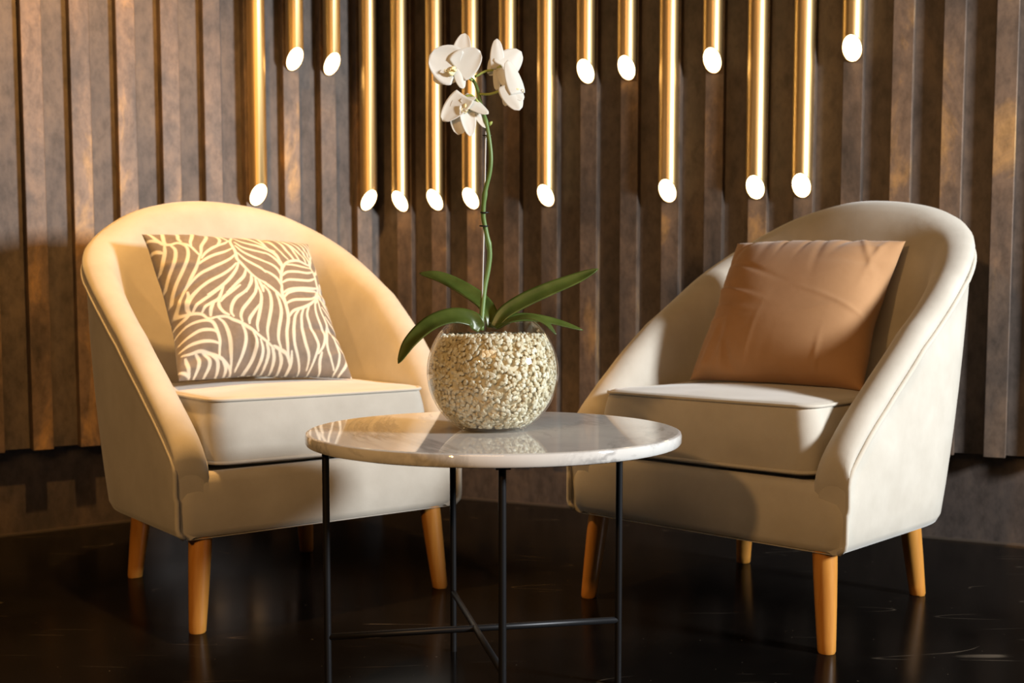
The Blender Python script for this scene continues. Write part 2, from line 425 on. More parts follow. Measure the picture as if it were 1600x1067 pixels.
def shell(twr,twl):
    st=stations(twr,twl); N=len(st); V=[];pip=[];ridge=[]
    secs=[]
    for i,(k,p,h,sg) in enumerate(st):
        T=.80 if k=='a' else .80+.35*math.sin(math.radians(p))**2
        secs.append(section(h,T))
    M=len(secs[0][0])
    for i in range(N):
        row=[]
        for j,(o,z) in enumerate(secs[i][0]):
            P=plan(st[max(0,i-1):i+2],z); 
            q=P[min(1,i)] if i>0 else P[0]
            tn=P[-1]-P[0]; tn/=np.linalg.norm(tn)
            nrm=np.array([-tn[1],tn[0]])  # path goes right arm front -> back -> left: inward is left of travel
            if st[i][0]=='a': nrm=np.array([-st[i][3],0.0])
            x=q+nrm*o; dv=0.0
            if st[i][0]=='a' and st[i][1]<-.19:      # padded arm end swells over the front rail
                w=min(1,(-.19-st[i][1])/.08); e=min(1,max(0,(z-.276)/.07)); e=e*e*(3-2*e); dv=-.014*w*w*e
            row.append((x[0],x[1]+dv,z))
        V.append(row); pip.append(row[secs[i][1]]); ridge.append(row[secs[i][1]+6])
    return np.array(V),np.array(pip),np.array(ridge),secs[0][1]

# ------------------------------------------------------------------ armchairs
# height trims of the top edge: right arm, left arm (as seen facing the seat): along the arm, then round the back
TRIM = {'brown': (([0,0,-.005,-.012,-.018,-.022,-.034,-.042,-.044],[-.044,-.042,-.030,-.015,-.003,.003,.005,.005]),
                  ([0,0,-.003,-.007,-.01,-.015,-.025,-.032,-.042],[-.042,-.052,-.052,-.045,-.035,-.022,-.008,.003])),
        'leaf': (([0,0,.0,.005,.012,.018,.024,.027,.025],[.025,.018,.012,.014,.018,.019,.018,.018]),
                 ([0,0,-.003,-.01,-.016,-.022,-.034,-.042,-.044],[-.044,-.040,-.036,-.033,-.022,-.003,.012,.018]))}
def rounded_outline(hw, v0, v1, rf, rb, n=8, bow=0.008):
    """plan outline of the seat cushion, counter-clockwise from the front left"""
    pts = []
    for cx, cy, r, a0 in ((hw - rf, v0 + rf, rf, -90), (hw - rb, v1 - rb, rb, 0), (-hw + rb, v1 - rb, rb, 90), (-hw + rf, v0 + rf, rf, 180)):
        for i in range(n + 1):
            a = math.radians(a0 + 90 * i / n); pts.append((cx + r * math.cos(a), cy + r * math.sin(a)))
    out = []
    for i, p in enumerate(pts):
        q = pts[(i + 1) % len(pts)]; L = math.hypot(q[0] - p[0], q[1] - p[1]); m = max(1, int(L / 0.02))
        for k in range(m): t = k / m; out.append((p[0] + (q[0] - p[0]) * t, p[1] + (q[1] - p[1]) * t))
    res = []
    for x, y in out:
        b = bow * max(0, 1 - (x / hw) ** 2) if y < v0 + rf else 0
        res.append((x, y - b))
    return res
def armchair(kind, loc, rz, label):
    root = empty('armchair', (*loc, 0), rz)
    tag(root, label, 'armchair', 'pair of beige velvet tub armchairs')
    V3, pip, ridge, pi = shell(*TRIM[kind])
    n, m, _ = V3.shape
    V = [tuple(p) for p in V3.reshape(-1, 3)]
    F = [(i * m + j, (i + 1) * m + j, (i + 1) * m + j + 1, i * m + j + 1) for i in range(n - 1) for j in range(m - 1)]
    F.append(tuple(reversed(range(m)))); F.append(tuple((n - 1) * m + j for j in range(m)))
    F.append(tuple(i * m for i in range(n)))                               # closed underside
    sh = obj('backrest_shell', V, F, M['velvet'], root); sharp(sh, 60)
    # piping up the front corner and round the outer edge, one run
    pl = [Vector(p) for p in pip]
    def front(sg):
        p = pl[0] if sg > 0 else pl[-1]
        return [Vector((sg * (0.3300 - 0.014 * max(0, (0.204 - z) / 0.012)), -0.2770, z)) for z in np.linspace(0.192, p.z - 0.006, 8)]
    outw = []
    for i, p in enumerate(pl):
        q = V3[i][pi + 2]; outw.append(p + Vector((np.sign(p.x) * 0.0048 if abs(p.x) > 0.2 else 0, 0.0048 if p.y > 0.2 else (-0.003 if p.y < -0.26 else 0), 0)))
    pts = front(1) + outw + list(reversed(front(-1)))
    obj('piping', *tube(pts, 0.0052, 8), M['piping'], sh)
    # front rail below the cushion
    us = np.linspace(-0.324, 0.324, 41); V, F = [], []
    prof = []
    for u in us:
        e = max(0.0, (abs(u) - 0.262) / 0.062); zt = 0.316 - 0.032 * e
        prof.append([(-0.250, 0.189), (-0.262, 0.186), (-0.271, 0.190), (-0.2755, 0.202), (-0.2775, 0.245), (-0.2760, zt - 0.022), (-0.2725, zt - 0.007), (-0.266, zt - 0.001), (-0.258, zt), (-0.250, zt - 0.004)])
    k = len(prof[0])
    for u, pr in zip(us, prof):
        e = max(0.0, (abs(u) - 0.308) / 0.016)
        for v, z in pr: V.append((u * (1 - 0.06 * max(0.0, (0.206 - z) / 0.02)), v + 0.006 * e * e, z))
    for i in range(len(us) - 1):
        for j in range(k): F.append((i * k + j, (i + 1) * k + j, (i + 1) * k + (j + 1) % k, i * k + (j + 1) % k))
    F.append(tuple(range(k))); F.append(tuple(reversed([(len(us) - 1) * k + j for j in range(k)])))
    sharp(obj('front_rail', V, F, M['velvet'], root), 60)
    # deck and underside board
    ol = rounded_outline(0.262, -0.225, 0.185, 0.02, 0.12, 6, 0.0); q = len(ol)
    V = [(x, y, z) for z in (0.200, 0.312) for x, y in ol]
    F = [tuple(reversed(range(q))), tuple(range(q, 2 * q))] + [(i, (i + 1) % q, q + (i + 1) % q, q + i) for i in range(q)]
    obj('seat_deck', V, F, M['velvet'], root, False)
    # loose seat cushion with piped edges
    zb, zt = 0.326, 0.452
    def ring(inset, z, fn=None):
        o = rounded_outline(0.243 - inset, -0.264 + inset, 0.19 - inset, 0.034 - min(inset, 0.02), 0.12 - min(inset, 0.1), 8)
        return [(x, y, z if fn is None else fn(x, y)) for x, y in o]
    base_o = rounded_outline(0.249, -0.264, 0.19, 0.034, 0.12, 8); q = len(base_o); cx, cy = 0.0, -0.04
    V, F = [], []
    def scaled(f, z): return [(cx + (x - cx) * f, cy + (y - cy) * f, z) for x, y in base_o]
    levels = [(0.0, zb - 0.004), (0.86, zb - 0.006), (0.955, zb - 0.004), (0.988, zb), (1.0, zb + 0.010)]
    for i in range(1, 8):
        t = i / 8; levels.append((1.0 + 0.030 * math.sin(math.pi * t), zb + 0.010 + (zt - zb - 0.018) * t))
    levels += [(1.0, zt - 0.008), (0.990, zt), (0.965, zt + 0.005)]
    for f in (0.93, 0.88, 0.8, 0.7, 0.58, 0.44, 0.3, 0.15, 0.0): levels.append((f, zt + 0.005 + 0.010 * (1 - f ** 2.2)))
    for f, z in levels:
        if f == 0.0: V.append((cx, cy, z)); continue
        for x, y, zz in scaled(f, z):
            wob = 0.0022 * math.sin(x * 31 + z * 40 + (1 if kind == 'leaf' else 3)) * math.sin(y * 27 + 1) if 0.5 < f else 0
            V.append((x, y + wob, zz + wob * 0.6))
    R0 = 1
    for L in range(len(levels) - 2):
        if L == 0:
            for i in range(q): F.append((0, R0 + (i + 1) % q, R0 + i))
        if L < len(levels) - 3:
            a, b = R0 + L * q, R0 + (L + 1) * q
            for i in range(q): j = (i + 1) % q; F.append((a + i, a + j, b + j, b + i))
    a = R0 + (len(levels) - 3) * q; tip = len(V) - 1
    for i in range(q): F.append((a + i, a + (i + 1) % q, tip))
    cu = obj('seat_cushion', V, F, M['velvet'], root)
    for z, f in ((zt + 0.001, 1.0), (zb + 0.003, 1.0)):
        obj('piping', *tube(scaled(f, z), 0.0036, 8, True), M['piping'], cu)
    # four tapered, slightly splayed legs
    for su, sv, tu, tv, fu, fv in ((1, -1, .268, .242, .287, .260), (-1, -1, .268, .242, .287, .260), (1, 1, .205, .236, .224, .258), (-1, 1, .205, .236, .224, .258)):
        a, b = Vector((su * tu, sv * tv, 0.215)), Vector((su * fu, sv * fv, 0.0))
        pts = [a.lerp(b, t) for t in (0, 0.3, 0.6, 0.9, 0.985, 1.0)]; rad = [0.0235, 0.0222, 0.0202, 0.0176, 0.0168, 0.0152]
        V, F = tube(pts, rad, 20)
        V = [Vector((v.x, v.y, max(v.z, 0.0))) if v.z < 0.02 else v for v in V]
        for i in range(20): V[-20 + i].z = 0.0
        sharp(obj('leg', V, F, M['oak'], root), 50)
    return root
armchair('brown', (0.5546, 2.4954), math.atan2(-0.6925, 0.7214), 'beige velvet tub armchair holding the plain brown cushion')
armchair('leaf', (-0.5487, 2.6202), math.atan2(0.6122, 0.7907), 'beige velvet tub armchair holding the leaf-print cushion')

# ------------------------------------------------------------------ throw cushions
PRINT_STROKES = [
    [18,1010,34,975,48,928,63,888,77,865,105,850,136,853,166,827,189,805,204,764,218,724],
    [97,1014,94,970,85,926,80,883,85,860],
    [163,1011,168,974,159,923,148,885,154,855],
    [209,992,237,970,239,932,218,880,200,842,195,811],
    [288,970,309,934,306,896,277,844,246,798,233,755,222,719],
    [325,968,356,933,369,890,362,846,337,807],
    [410,851,380,823,338,801,295,773,252,739,223,701],
    [348,964,374,929,395,893,416,858,422,839],
    [417,973,400,938,397,900,412,857],
    [478,960,456,906,425,852,418,802,420,747,413,692,429,657,448,617,471,577,501,543,538,522],
    [408,776,364,748,313,726,264,705,223,678,202,659],
    [410,722,375,689,322,656,256,623,199,597,159,566,127,532],
    [400,655,358,612,304,574,230,537,176,501,132,467,112,447],
    [218,724,202,682,180,635,149,583,124,537,95,493,70,446],
    [100,850,114,804,105,750,84,696,56,633,38,571],
    [140,854,168,809,168,761,152,708,116,637,80,573,59,523,48,480,44,459],
    [76,859,67,805,49,745,32,687],
    [11,936,42,915,67,882],
    [11,852,38,831,59,804],
    [417,668,391,613,345,553,295,506,243,471,205,450],
    [444,611,421,563,373,515,305,453],
    [465,571,454,524,410,456],
    [483,548,480,496,461,458],
    [500,538,509,497,509,459],
    [480,948,513,919,557,891,617,833],
    [463,894,485,858,529,837,577,829,612,813],
    [447,842,471,800,515,779,562,768,597,755],
    [438,804,461,756,502,723,545,701,579,685],
    [429,741,460,689,500,656,537,628,557,599],
    [502,957,532,934,557,891],
    [554,916,584,873,615,831,648,802,669,766,676,716,677,660,652,597,633,536,624,477,619,431],
    [534,830,571,821,611,799,652,777,668,740],
    [569,770,624,749,656,714,668,665],
    [550,694,608,668,639,633,646,585],
    [545,615,583,593,614,559,625,518],
    [522,526,542,509,572,475,599,430],
    [589,952,612,922,619,870,637,820,671,791],
    [651,953,683,916,699,859,712,808,721,763,738,733],
    [672,955,729,928,750,870,761,812,773,761,782,736],
    [775,980,762,931,793,888,811,836,813,771,820,739],
    [782,927,831,851,858,794,864,742],
    [792,962,851,900,884,843,892,777,890,738],
    [818,978,886,945,915,873,919,813],
    [870,984,929,956,951,897,941,848],
    [952,994,974,954,970,885,926,800,894,732,895,680,897,635,886,566,877,504,853,461,829,420],
    [678,647,705,686,751,721,809,738,860,729,894,732],
    [713,681,763,690,827,692,886,705],
    [656,585,696,618,763,634,835,644,887,673],
    [641,531,684,556,748,566,826,582,887,622],
    [623,454,674,485,751,505,831,526,880,547],
    [960,783,952,723,917,681,895,648],
    [958,620,922,593,915,555,922,493],
    [893,572,905,523,923,463,942,423],
    [877,504,896,462,910,422],
    [948,537,933,494,950,445],
    [96,490,74,458,59,415,49,379,65,359,96,349,123,344,154,329,173,303,201,296],
    [38,318,68,328,95,344],
    [113,491,111,459,93,416,95,369,108,349],
    [172,493,132,459,105,422,92,385],
    [279,486,219,446,165,413,131,385,113,354],
    [295,498,271,448,251,415,208,392,174,371,153,339],
    [226,398,200,355,192,314],
    [255,415,246,372,259,330,285,309],
    [386,501,331,460,284,426,261,399],
    [446,504,403,457,348,417,316,373,301,325,309,299],
    [484,505,462,453,416,396,367,341,348,299,350,267],
    [486,494,491,437,474,370,446,294,429,246,429,209],
    [471,375,419,315,392,278,386,251],
    [189,298,237,303,274,298,304,278,343,257,376,231,406,204,443,173,477,146,508,114],
    [33,263,76,285,126,293,175,288,200,268,211,222,217,172,213,133,209,94],
    [34,200,72,218,124,238,165,237,196,227,209,212],
    [30,156,72,170,124,174,175,168,213,152],
    [227,298,254,267,268,211,272,151,271,92,275,34],
    [343,257,357,205,354,154,330,90,301,37],
    [397,204,411,153,395,88,372,49,345,26],
    [33,128,67,122,111,126,156,110,200,89,233,69,264,44,281,24],
    [90,122,104,88,100,51,81,10],
    [125,116,154,81,155,48,131,7],
    [166,100,196,70,201,37,199,9],
    [222,74,244,44,246,16],
    [44,104,49,67,54,11],
    [10,41,38,26,54,11],
    [522,501,542,450,534,371,504,283,481,214,480,156],
    [545,496,584,463,610,412,618,355,613,283,590,202,585,133,587,91,603,50],
    [579,463,585,394,580,321,550,229,537,166,548,118],
    [509,130,529,119,573,92,603,50],
    [632,511,619,464,618,406,623,372],
    [623,424,657,459,720,485,792,499,862,520],
    [620,378,673,407,742,421,800,440,848,477],
    [621,294,656,333,725,362,782,398,826,440],
    [873,520,846,471,826,440],
    [688,339,655,294,633,217,627,148,643,90,667,26],
    [721,351,694,294,686,217,694,146,711,87,709,35],
    [766,380,736,317,741,249,762,188,777,139,755,86,725,24],
    [826,440,805,358,809,289,827,232,828,187,807,138,775,101],
    [849,447,846,370,859,312,864,266,844,204,836,149,848,94,874,34],
    [866,272,893,226,911,169,918,114,904,59,879,17],
    [871,335,902,300,943,277,974,243],
    [866,400,906,359,941,336,962,301],
    [872,484,890,424,927,389,966,360],
    [869,249,912,220,958,197,988,162],
    [889,215,933,158,983,118,1004,72,1007,23,984,-9],
    [954,141,977,101,956,58,912,11],
    [796,106,782,64,793,21],
    [436,162,445,111,432,61,415,27],
    [468,146,477,95,456,26],
    [496,130,509,79,503,23],
    [536,108,550,62,548,21],
    [609,101,608,49,594,19]]

def pillow(name, ctr, X, Nn, Z, a, b, thick, mat, res, seed, label, printed=False):
    X, Nn, Z = (Vector(v).normalized() for v in (X, Nn, Z))
    g = np.linspace(-1, 1, res)
    # denser rows towards the rim
    xs, ys = np.meshgrid(g, g); fx, fy = xs, ys
    edge = (1 - np.abs(fx) ** 2.6).clip(0) * (1 - np.abs(fy) ** 2.6).clip(0)
    bulge = edge ** 0.52
    rs = np.random.default_rng(seed)
    wr = np.zeros_like(fx)
    for _ in range(34):                       # creases that run in from the seams
        side = rs.integers(4); p = rs.uniform(-0.9, 0.9); w = rs.uniform(0.025, 0.06); ln = rs.uniform(0.25, 0.6); am = rs.uniform(-1, 1)
        sk = rs.uniform(-0.5, 0.5)
        dd, al = [((1 - fx), fy), ((1 + fx), fy), ((1 - fy), fx), ((1 + fy), fx)][side]
        wr += am * np.exp(-((al - p - sk * dd) / w) ** 2) * np.exp(-(dd / ln) ** 2)
    wr += 0.35 * np.sin(fx * 4 + seed) * np.sin(fy * 3.3 + 2 * seed)
    wav = 0.008 * np.sin(fy * 5 + seed) + 0.006 * np.sin(fy * 9 + 2 * seed); wav2 = 0.008 * np.sin(fx * 4.4 + 3 * seed) + 0.006 * np.sin(fx * 8.2 + seed)
    pinx = 1 - (0.075 * (1 - fy ** 2) + wav * (1 - fy ** 2)) * np.abs(fx) ** 3
    piny = 1 - (0.060 * (1 - fx ** 2) + wav2 * (1 - fx ** 2)) * np.abs(fy) ** 3
    px, pz = fx * pinx * a / 2, fy * piny * b / 2
    hf = thick * 0.5 * bulge + 0.0075 * wr * np.minimum(edge * 5, 1)
    hb = -thick * 0.30 * bulge
    V = []; idx_f = np.arange(res * res).reshape(res, res)
    for h in (hf, hb):
        V.append(np.stack([px, -h, pz], -1).reshape(-1, 3))
    V = np.concatenate(V)
    idx_b = idx_f + res * res
    idx_b[0, :] = idx_f[0, :]; idx_b[-1, :] = idx_f[-1, :]; idx_b[:, 0] = idx_f[:, 0]; idx_b[:, -1] = idx_f[:, -1]
    ff = np.stack([idx_f[:-1, :-1], idx_f[:-1, 1:], idx_f[1:, 1:], idx_f[1:, :-1]], -1).reshape(-1, 4)
    fb = np.stack([idx_b[:-1, :-1], idx_b[1:, :-1], idx_b[1:, 1:], idx_b[:-1, 1:]], -1).reshape(-1, 4)
    F = np.concatenate([ff, fb])
    used = np.unique(F); remap = -np.ones(len(V), int); remap[used] = np.arange(len(used))
    V = V[used]; F = remap[F]
    me = bpy.data.meshes.new(name); me.from_pydata(V.tolist(), [], F.tolist()); me.update()
    o = link(name, me, mat)
    mw = Matrix.Identity(4)
    for i in range(3): mw[i][0] = X[i]; mw[i][1] = -Nn[i]; mw[i][2] = Z[i]; mw[i][3] = ctr[i]
    o.matrix_world = mw
    if printed:
        uv = np.stack([(fx * pinx + 1) / 2, (fy * piny + 1) / 2], -1).reshape(-1, 2)
        uv = np.concatenate([uv, uv * [-1, 1] + [1, 0]])[used]
        best = np.full(len(uv), 9.0)
        for st in PRINT_STROKES:
            p = np.array(st, float).reshape(-1, 2) / 1000
            P = np.array([v[:2] for v in spline([(q[0], q[1], 0) for q in p], max(2, 3 * len(p)))])
            m = len(P) - 1
            lo, hi = P.min(0) - 0.03, P.max(0) + 0.03
            sel = np.where(((uv > lo) & (uv < hi)).all(1))[0]; q = uv[sel]
            for i in range(m):
                A, B = P[i], P[i + 1]; ab = B - A; t = (((q - A) @ ab) / max(ab @ ab, 1e-9)).clip(0, 1)
                d = np.linalg.norm(q - A - t[:, None] * ab, axis=1)
                w = 0.0050 + 0.0044 * math.sin(math.pi * (i + 0.5) / m)
                best[sel] = np.minimum(best[sel], d / w)
        val = 1 - ((best - 0.75) / 0.5).clip(0, 1)
        at_ = me.attributes.new('print', 'FLOAT', 'POINT'); at_.data.foreach_set('value', val.astype(np.float32))
    tag(o, label, 'cushion')
    return o
def print_fabric():
    m = fabric('leaf_print_cotton', (0.205, 0.165, 0.132), (0.25, 0.205, 0.165), sheen=0.15, scale=60, bmp=0.2)
    nt = m.node_tree; b = nt.nodes['Principled BSDF']
    old = b.inputs['Base Color'].links[0].from_socket
    a = N(nt, 'ShaderNodeAttribute', attribute_name='print')
    mx = N(nt, 'ShaderNodeMix', data_type='RGBA'); nt.links.new(a.outputs['Fac'], mx.inputs[0]); nt.links.new(old, mx.inputs[6]); mx.inputs[7].default_value = (0.74, 0.68, 0.56, 1)
    nt.links.new(mx.outputs[2], b.inputs['Base Color'])
    return m
pillow('throw_cushion', (-0.6018, 2.6636, 0.6303), (0.8126, 0.582, -0.0303), (0.4774, -0.635, 0.6074), (-0.3343, 0.508, 0.7938), 0.41, 0.40, 0.165, print_fabric(), 261, 3,
       'square taupe cushion with cream curved leaf-vein print', True)
pillow('throw_cushion', (0.6273, 2.5799, 0.6213), (0.7994, -0.6007, -0.0129), (-0.4836, -0.6559, 0.5796), (0.3566, 0.4571, 0.8148), 0.40, 0.385, 0.175, M['brown_velvet'], 121, 8,
       'square plain brown velvet cushion with soft creases')

# ------------------------------------------------------------------ marble side table
TT, TB, TRAD = 0.437, 0.4165, 0.3095
TC = Vector((-0.0303, 1.925)); FC = Vector((-0.060, 1.888))
table = tag(empty('side_table', (TC.x, TC.y, 0)), 'round white marble side table on a thin black iron frame', 'table')
prof = [(0.0, TB), (TRAD - 0.02, TB), (TRAD - 0.006, TB), (TRAD - 0.002, TB + 0.0015), (TRAD, TB + 0.005), (TRAD, TT - 0.005), (TRAD - 0.0015, TT - 0.0015), (TRAD - 0.005, TT), (TRAD - 0.0065, TT), (TRAD - 0.03, TT), (0.0, TT)]
prof = [(max(r, 0.0001), z) for r, z in prof]
sharp(obj('tabletop', *lathe(prof, 160), M['marble'], table), 30)['label'] = 'white marble top with grey veins'
legs = [(-0.2963, 1.8358), (0.1799, 1.9356), (-0.1085, 2.1180), (-0.0140, 1.6610)]
for x, y in legs:
    p = Vector((x - TC.x, y - TC.y, 0))
    sharp(obj('leg', *tube([p, p + Vector((0, 0, 0.2)), p + Vector((0, 0, TB - 0.004))], 0.0058, 14), M['iron'], table), 50)
for a, b in ((0, 1), (2, 3)):
    A = Vector((legs[a][0] - TC.x, legs[a][1] - TC.y, 0.111)); B = Vector((legs[b][0] - TC.x, legs[b][1] - TC.y, 0.111))
    obj('crossbar', *tube([A, A.lerp(B, 0.5), B], 0.0055, 14), M['iron'], table)
    d = (B - A).normalized(); s = Vector((-d.y, d.x, 0)) * 0.011; z0, z1 = TB - 0.007, TB - 0.0005
    A2, B2 = A - d * 0.008, B + d * 0.008
    V = [Vector((p.x, p.y, z)) for z in (z0, z1) for p in (A2 - s, B2 - s, B2 + s, A2 + s)]
    obj('support_bar', V, [(3, 2, 1, 0), (4, 5, 6, 7), (0, 1, 5, 4), (1, 2, 6, 5), (2, 3, 7, 6), (3, 0, 4, 7)], M['iron'], table, False)

# ------------------------------------------------------------------ glass bowl and gravel
BC = Vector((-0.0315, 1.915, 0.5335)); BR = 0.1087; G = 0.0028
def arc(r, z0, z1, n): # profile of a sphere zone, heights above its centre
    a0, a1 = math.asin(z0 / r), math.asin(z1 / r)
    return [(r * math.cos(a0 + (a1 - a0) * i / n), r * math.sin(a0 + (a1 - a0) * i / n)) for i in range(n + 1)]
zb_, zt_ = TT - BC.z, 0.0815
outer = arc(BR, zb_ + 0.001, zt_, 40); inner = arc(BR - G, zb_ + 0.007, zt_ - 0.0004, 40)
prof = [(0.0002, zb_), (outer[0][0] - 0.004, zb_)] + outer + [(outer[-1][0] - G * 0.5, zt_ + 0.0012)] + list(reversed(inner)) + [(0.0002, zb_ + 0.007)]
bowl = obj('glass_bowl', *lathe(prof, 96), M['glass']); bowl.location = BC; sharp(bowl, 50)
tag(bowl, 'round clear glass fishbowl vase on the marble table', 'vase')
FILL = 0.057                                  # gravel level above the bowl's centre
ico_v, ico_f = None, None
import bmesh
bm = bmesh.new(); bmesh.ops.create_icosphere(bm, subdivisions=2, radius=1.0); bm.verts.ensure_lookup_table()
ico_v = np.array([v.co[:] for v in bm.verts]); ico_f = np.array([[v.index for v in f.verts] for f in bm.faces]); bm.free()
GV, GF = [], []; cnt = 0
def pebble(c, s):
    global cnt
    q = np.linalg.qr(rng.normal(size=(3, 3)))[0]
    v = ico_v * (1 + 0.16 * np.sin(ico_v @ rng.normal(size=3) * 3 + rng.uniform(0, 6)))[:, None]
    v = (v * (s * np.array([1.0, rng.uniform(0.62, 0.85), rng.uniform(0.5, 0.75)]))) @ q.T + c
    rad = np.linalg.norm(v, axis=1); lim = BR - G - 0.0006
    v *= np.minimum(1, lim / rad)[:, None]
    v[:, 2] = np.maximum(v[:, 2], zb_ + 0.0075)
    GV.append(v); GF.append(ico_f + cnt); cnt += len(v)
for layer, (back, num) in enumerate(((0.0052, 1750), (0.0090, 1500))):
    for i in range(num):
        z = zb_ + 0.006 + (FILL - zb_ - 0.004) * (i + rng.uniform(0, 1)) / num
        a = i * 2.399963 + rng.uniform(-0.4, 0.4); R = BR - back
        r = math.sqrt(max(R * R - z * z, 0.0)); pebble(np.array([r * math.cos(a), r * math.sin(a), z]), rng.uniform(0.0034, 0.0055))
for i in range(800):
    r = 0.085 * math.sqrt((i + 0.5) / 800); a = i * 2.399963
    pebble(np.array([r * math.cos(a), r * math.sin(a), FILL + rng.uniform(-0.004, 0.003)]), rng.uniform(0.0032, 0.0055))
cv, cf = lathe([(0.0002, zb_ + 0.009)] + arc(BR - 0.0095, zb_ + 0.012, FILL - 0.004, 24) + [(0.0002, FILL - 0.004)], 48)
GV.append(np.array(cv)); GF2 = [tuple(int(k) + cnt for k in f) for f in cf]
V = np.concatenate(GV); F = [tuple(int(k) for k in f) for f in np.concatenate(GF)] + GF2
gr = obj('gravel', V, F, M['gravel']); gr.location = BC
tag(gr, 'pale cream gravel filling the round glass vase', 'gravel', kind='stuff')

# ------------------------------------------------------------------ orchid
OY = BC.y
ORIG = at(754, 512, OY)
orchid = tag(empty('orchid', ORIG), 'white orchid with four blooms growing out of the gravel-filled vase', 'plant')
def rel(V): return [Vector(v) - ORIG for v in V]
stem_px = [(752, 516), (753, 490), (757, 450), (763, 418), (765, 392), (759, 360), (755, 335), (758, 300), (765, 270), (767, 245), (764, 215), (759, 190), (752, 165), (747, 143), (741, 128), (733, 121)]
sp = spline([at(x, y, OY + 0.012 * math.sin(i * 0.5)) for i, (x, y) in enumerate(stem_px)], 90)
rad = [0.0048 - 0.0022 * (i / 89) for i in range(90)]
for f in (0.29, 0.455, 0.735): 
    for i in range(90): rad[i] += 0.0011 * math.exp(-((i / 89 - f) / 0.010) ** 2)
stem = obj('stem', *(lambda r: (rel(r[0]), r[1]))(tube(sp, rad, 12)), M['stem'], orchid)
obj('stem_node', *(lambda r: (rel(r[0]), r[1]))(tube([at(763, 195, OY), at(767, 192, OY), at(769, 190, OY - .002)], [0.0036, 0.0028, 0.0008], 8)), M['pedicel'], stem)
obj('support_stick', *(lambda r: (rel(r[0]), r[1]))(tube([at(752, 516, OY + .006), at(756, 360, OY + .006), at(759, 205, OY + .006)], 0.0013, 8)), M['stick'], orchid)
for x, y, t in ((761, 212, 8), (757, 332, 7), (756, 353, 7)):
    c = at(x, y, OY + .003); ring = [c + Vector((0.0066 * math.cos(a), 0.0075 * math.sin(a), 0.0006 * math.sin(a))) for a in np.linspace(0, 2 * math.pi, 20, endpoint=False)]
    obj('clip', *(lambda r: (rel(r[0]), r[1]))(tube(ring, 0.0013, 6, True)), M['clip'], orchid)
def leaf(px, width, normal, fold=0.22):
    """px: (x, y, depth offset); width in metres; a strap leaf with a folded midrib"""
    C = spline([at(x, y, OY + d) for x, y, d in px], 36); V, F = [], []; K = 9
    Nn = Vector(normal).normalized()
    for i, p in enumerate(C):
        t = i / 35; T = (C[min(i + 1, 35)] - C[max(i - 1, 0)]).normalized()
        s = T.cross(Nn).normalized(); n2 = s.cross(T).normalized()
        w = width * 0.5 * (0.30 + 0.70 * math.sin(math.pi * min(1, (t * 0.93 + 0.04)) ** 0.85) ** 0.8) * (1 if t < 0.8 else math.sqrt(max(0.0, 1 - ((t - 0.8) / 0.2) ** 2)) * 0.97 + 0.03)
        for k in range(K):
            q = k / (K - 1) * 2 - 1
            V.append(p + s * (w * q) + n2 * (w * fold * (abs(q) ** 1.3)))
    for i in range(35):
        for k in range(K - 1): F.append((i * K + k, i * K + k + 1, (i + 1) * K + k + 1, (i + 1) * K + k))
    o = obj('leaf', rel(V), F, M['leaf'], orchid)
    m = o.modifiers.new('thick', 'SOLIDIFY'); m.thickness = 0.0016; m.offset = 0
    return o
leaf([(768, 512, .006), (766, 492, .012), (750, 470, .03), (715, 447, .045), (685, 433, .055), (655, 427, .06)], 0.030, (0.25, -0.75, 0.6))
leaf([(772, 512, .0), (788, 490, .004), (820, 470, .010), (860, 452, .016), (900, 436, .022), (935, 420, .026)], 0.029, (-0.15, -0.8, 0.55))
leaf([(752, 513, -.004), (735, 499, -.010), (705, 496, -.022), (672, 508, -.038), (642, 535, -.05), (622, 568, -.055)], 0.036, (-0.35, -0.75, 0.6))
leaf([(750, 513, .006), (738, 500, .012), (715, 494, .018), (692, 496, .020), (672, 503, .018)], 0.022, (-0.1, -0.35, 0.9))
leaf([(776, 512, .004), (795, 500, .008), (825, 497, .014), (865, 503, .022), (911, 516, .026)], 0.021, (0.1, -0.6, 0.8))
leaf([(776, 513, -.004), (800, 500, -.012), (828, 496, -.022), (852, 505, -.030), (869, 523, -.034)], 0.015, (0.2, -0.5, 0.85))

def petal(root, name, c, D, Nn, L, Wd, cup, roll, tipw=0.55, ruffle=0.0, mat='petal'):
    """a curved petal from c along D, facing Nn"""
    D = Vector(D).normalized(); Nn = (Vector(Nn) - D * D.dot(Vector(Nn))).normalized(); s = D.cross(Nn)
    V, F = [], []; A, K = 15, 13
    for i in range(A):
        t = i / (A - 1); w = Wd * 0.5 * (math.sin(math.pi * (0.13 + 0.87 * t) ** tipw) ** 0.48 if t < 1 else 0.0) + 0.0006
        for k in range(K):
            q = k / (K - 1) * 2 - 1
            z = cup * L * (t * t) * 1.0 + roll * w * (q * q) + ruffle * math.sin(q * 5 + t * 3) * w * t
            V.append(c + D * (L * t) + s * (w * q) + Nn * z)
    for i in range(A - 1):
        for k in range(K - 1): F.append((i * K + k, i * K + k + 1, (i + 1) * K + k + 1, (i + 1) * K + k))
    o = obj(name, rel(V), F, M[mat], root)
    m = o.modifiers.new('thick', 'SOLIDIFY'); m.thickness = 0.0007; m.offset = 0
    return o
PXM = BC.y / FPX
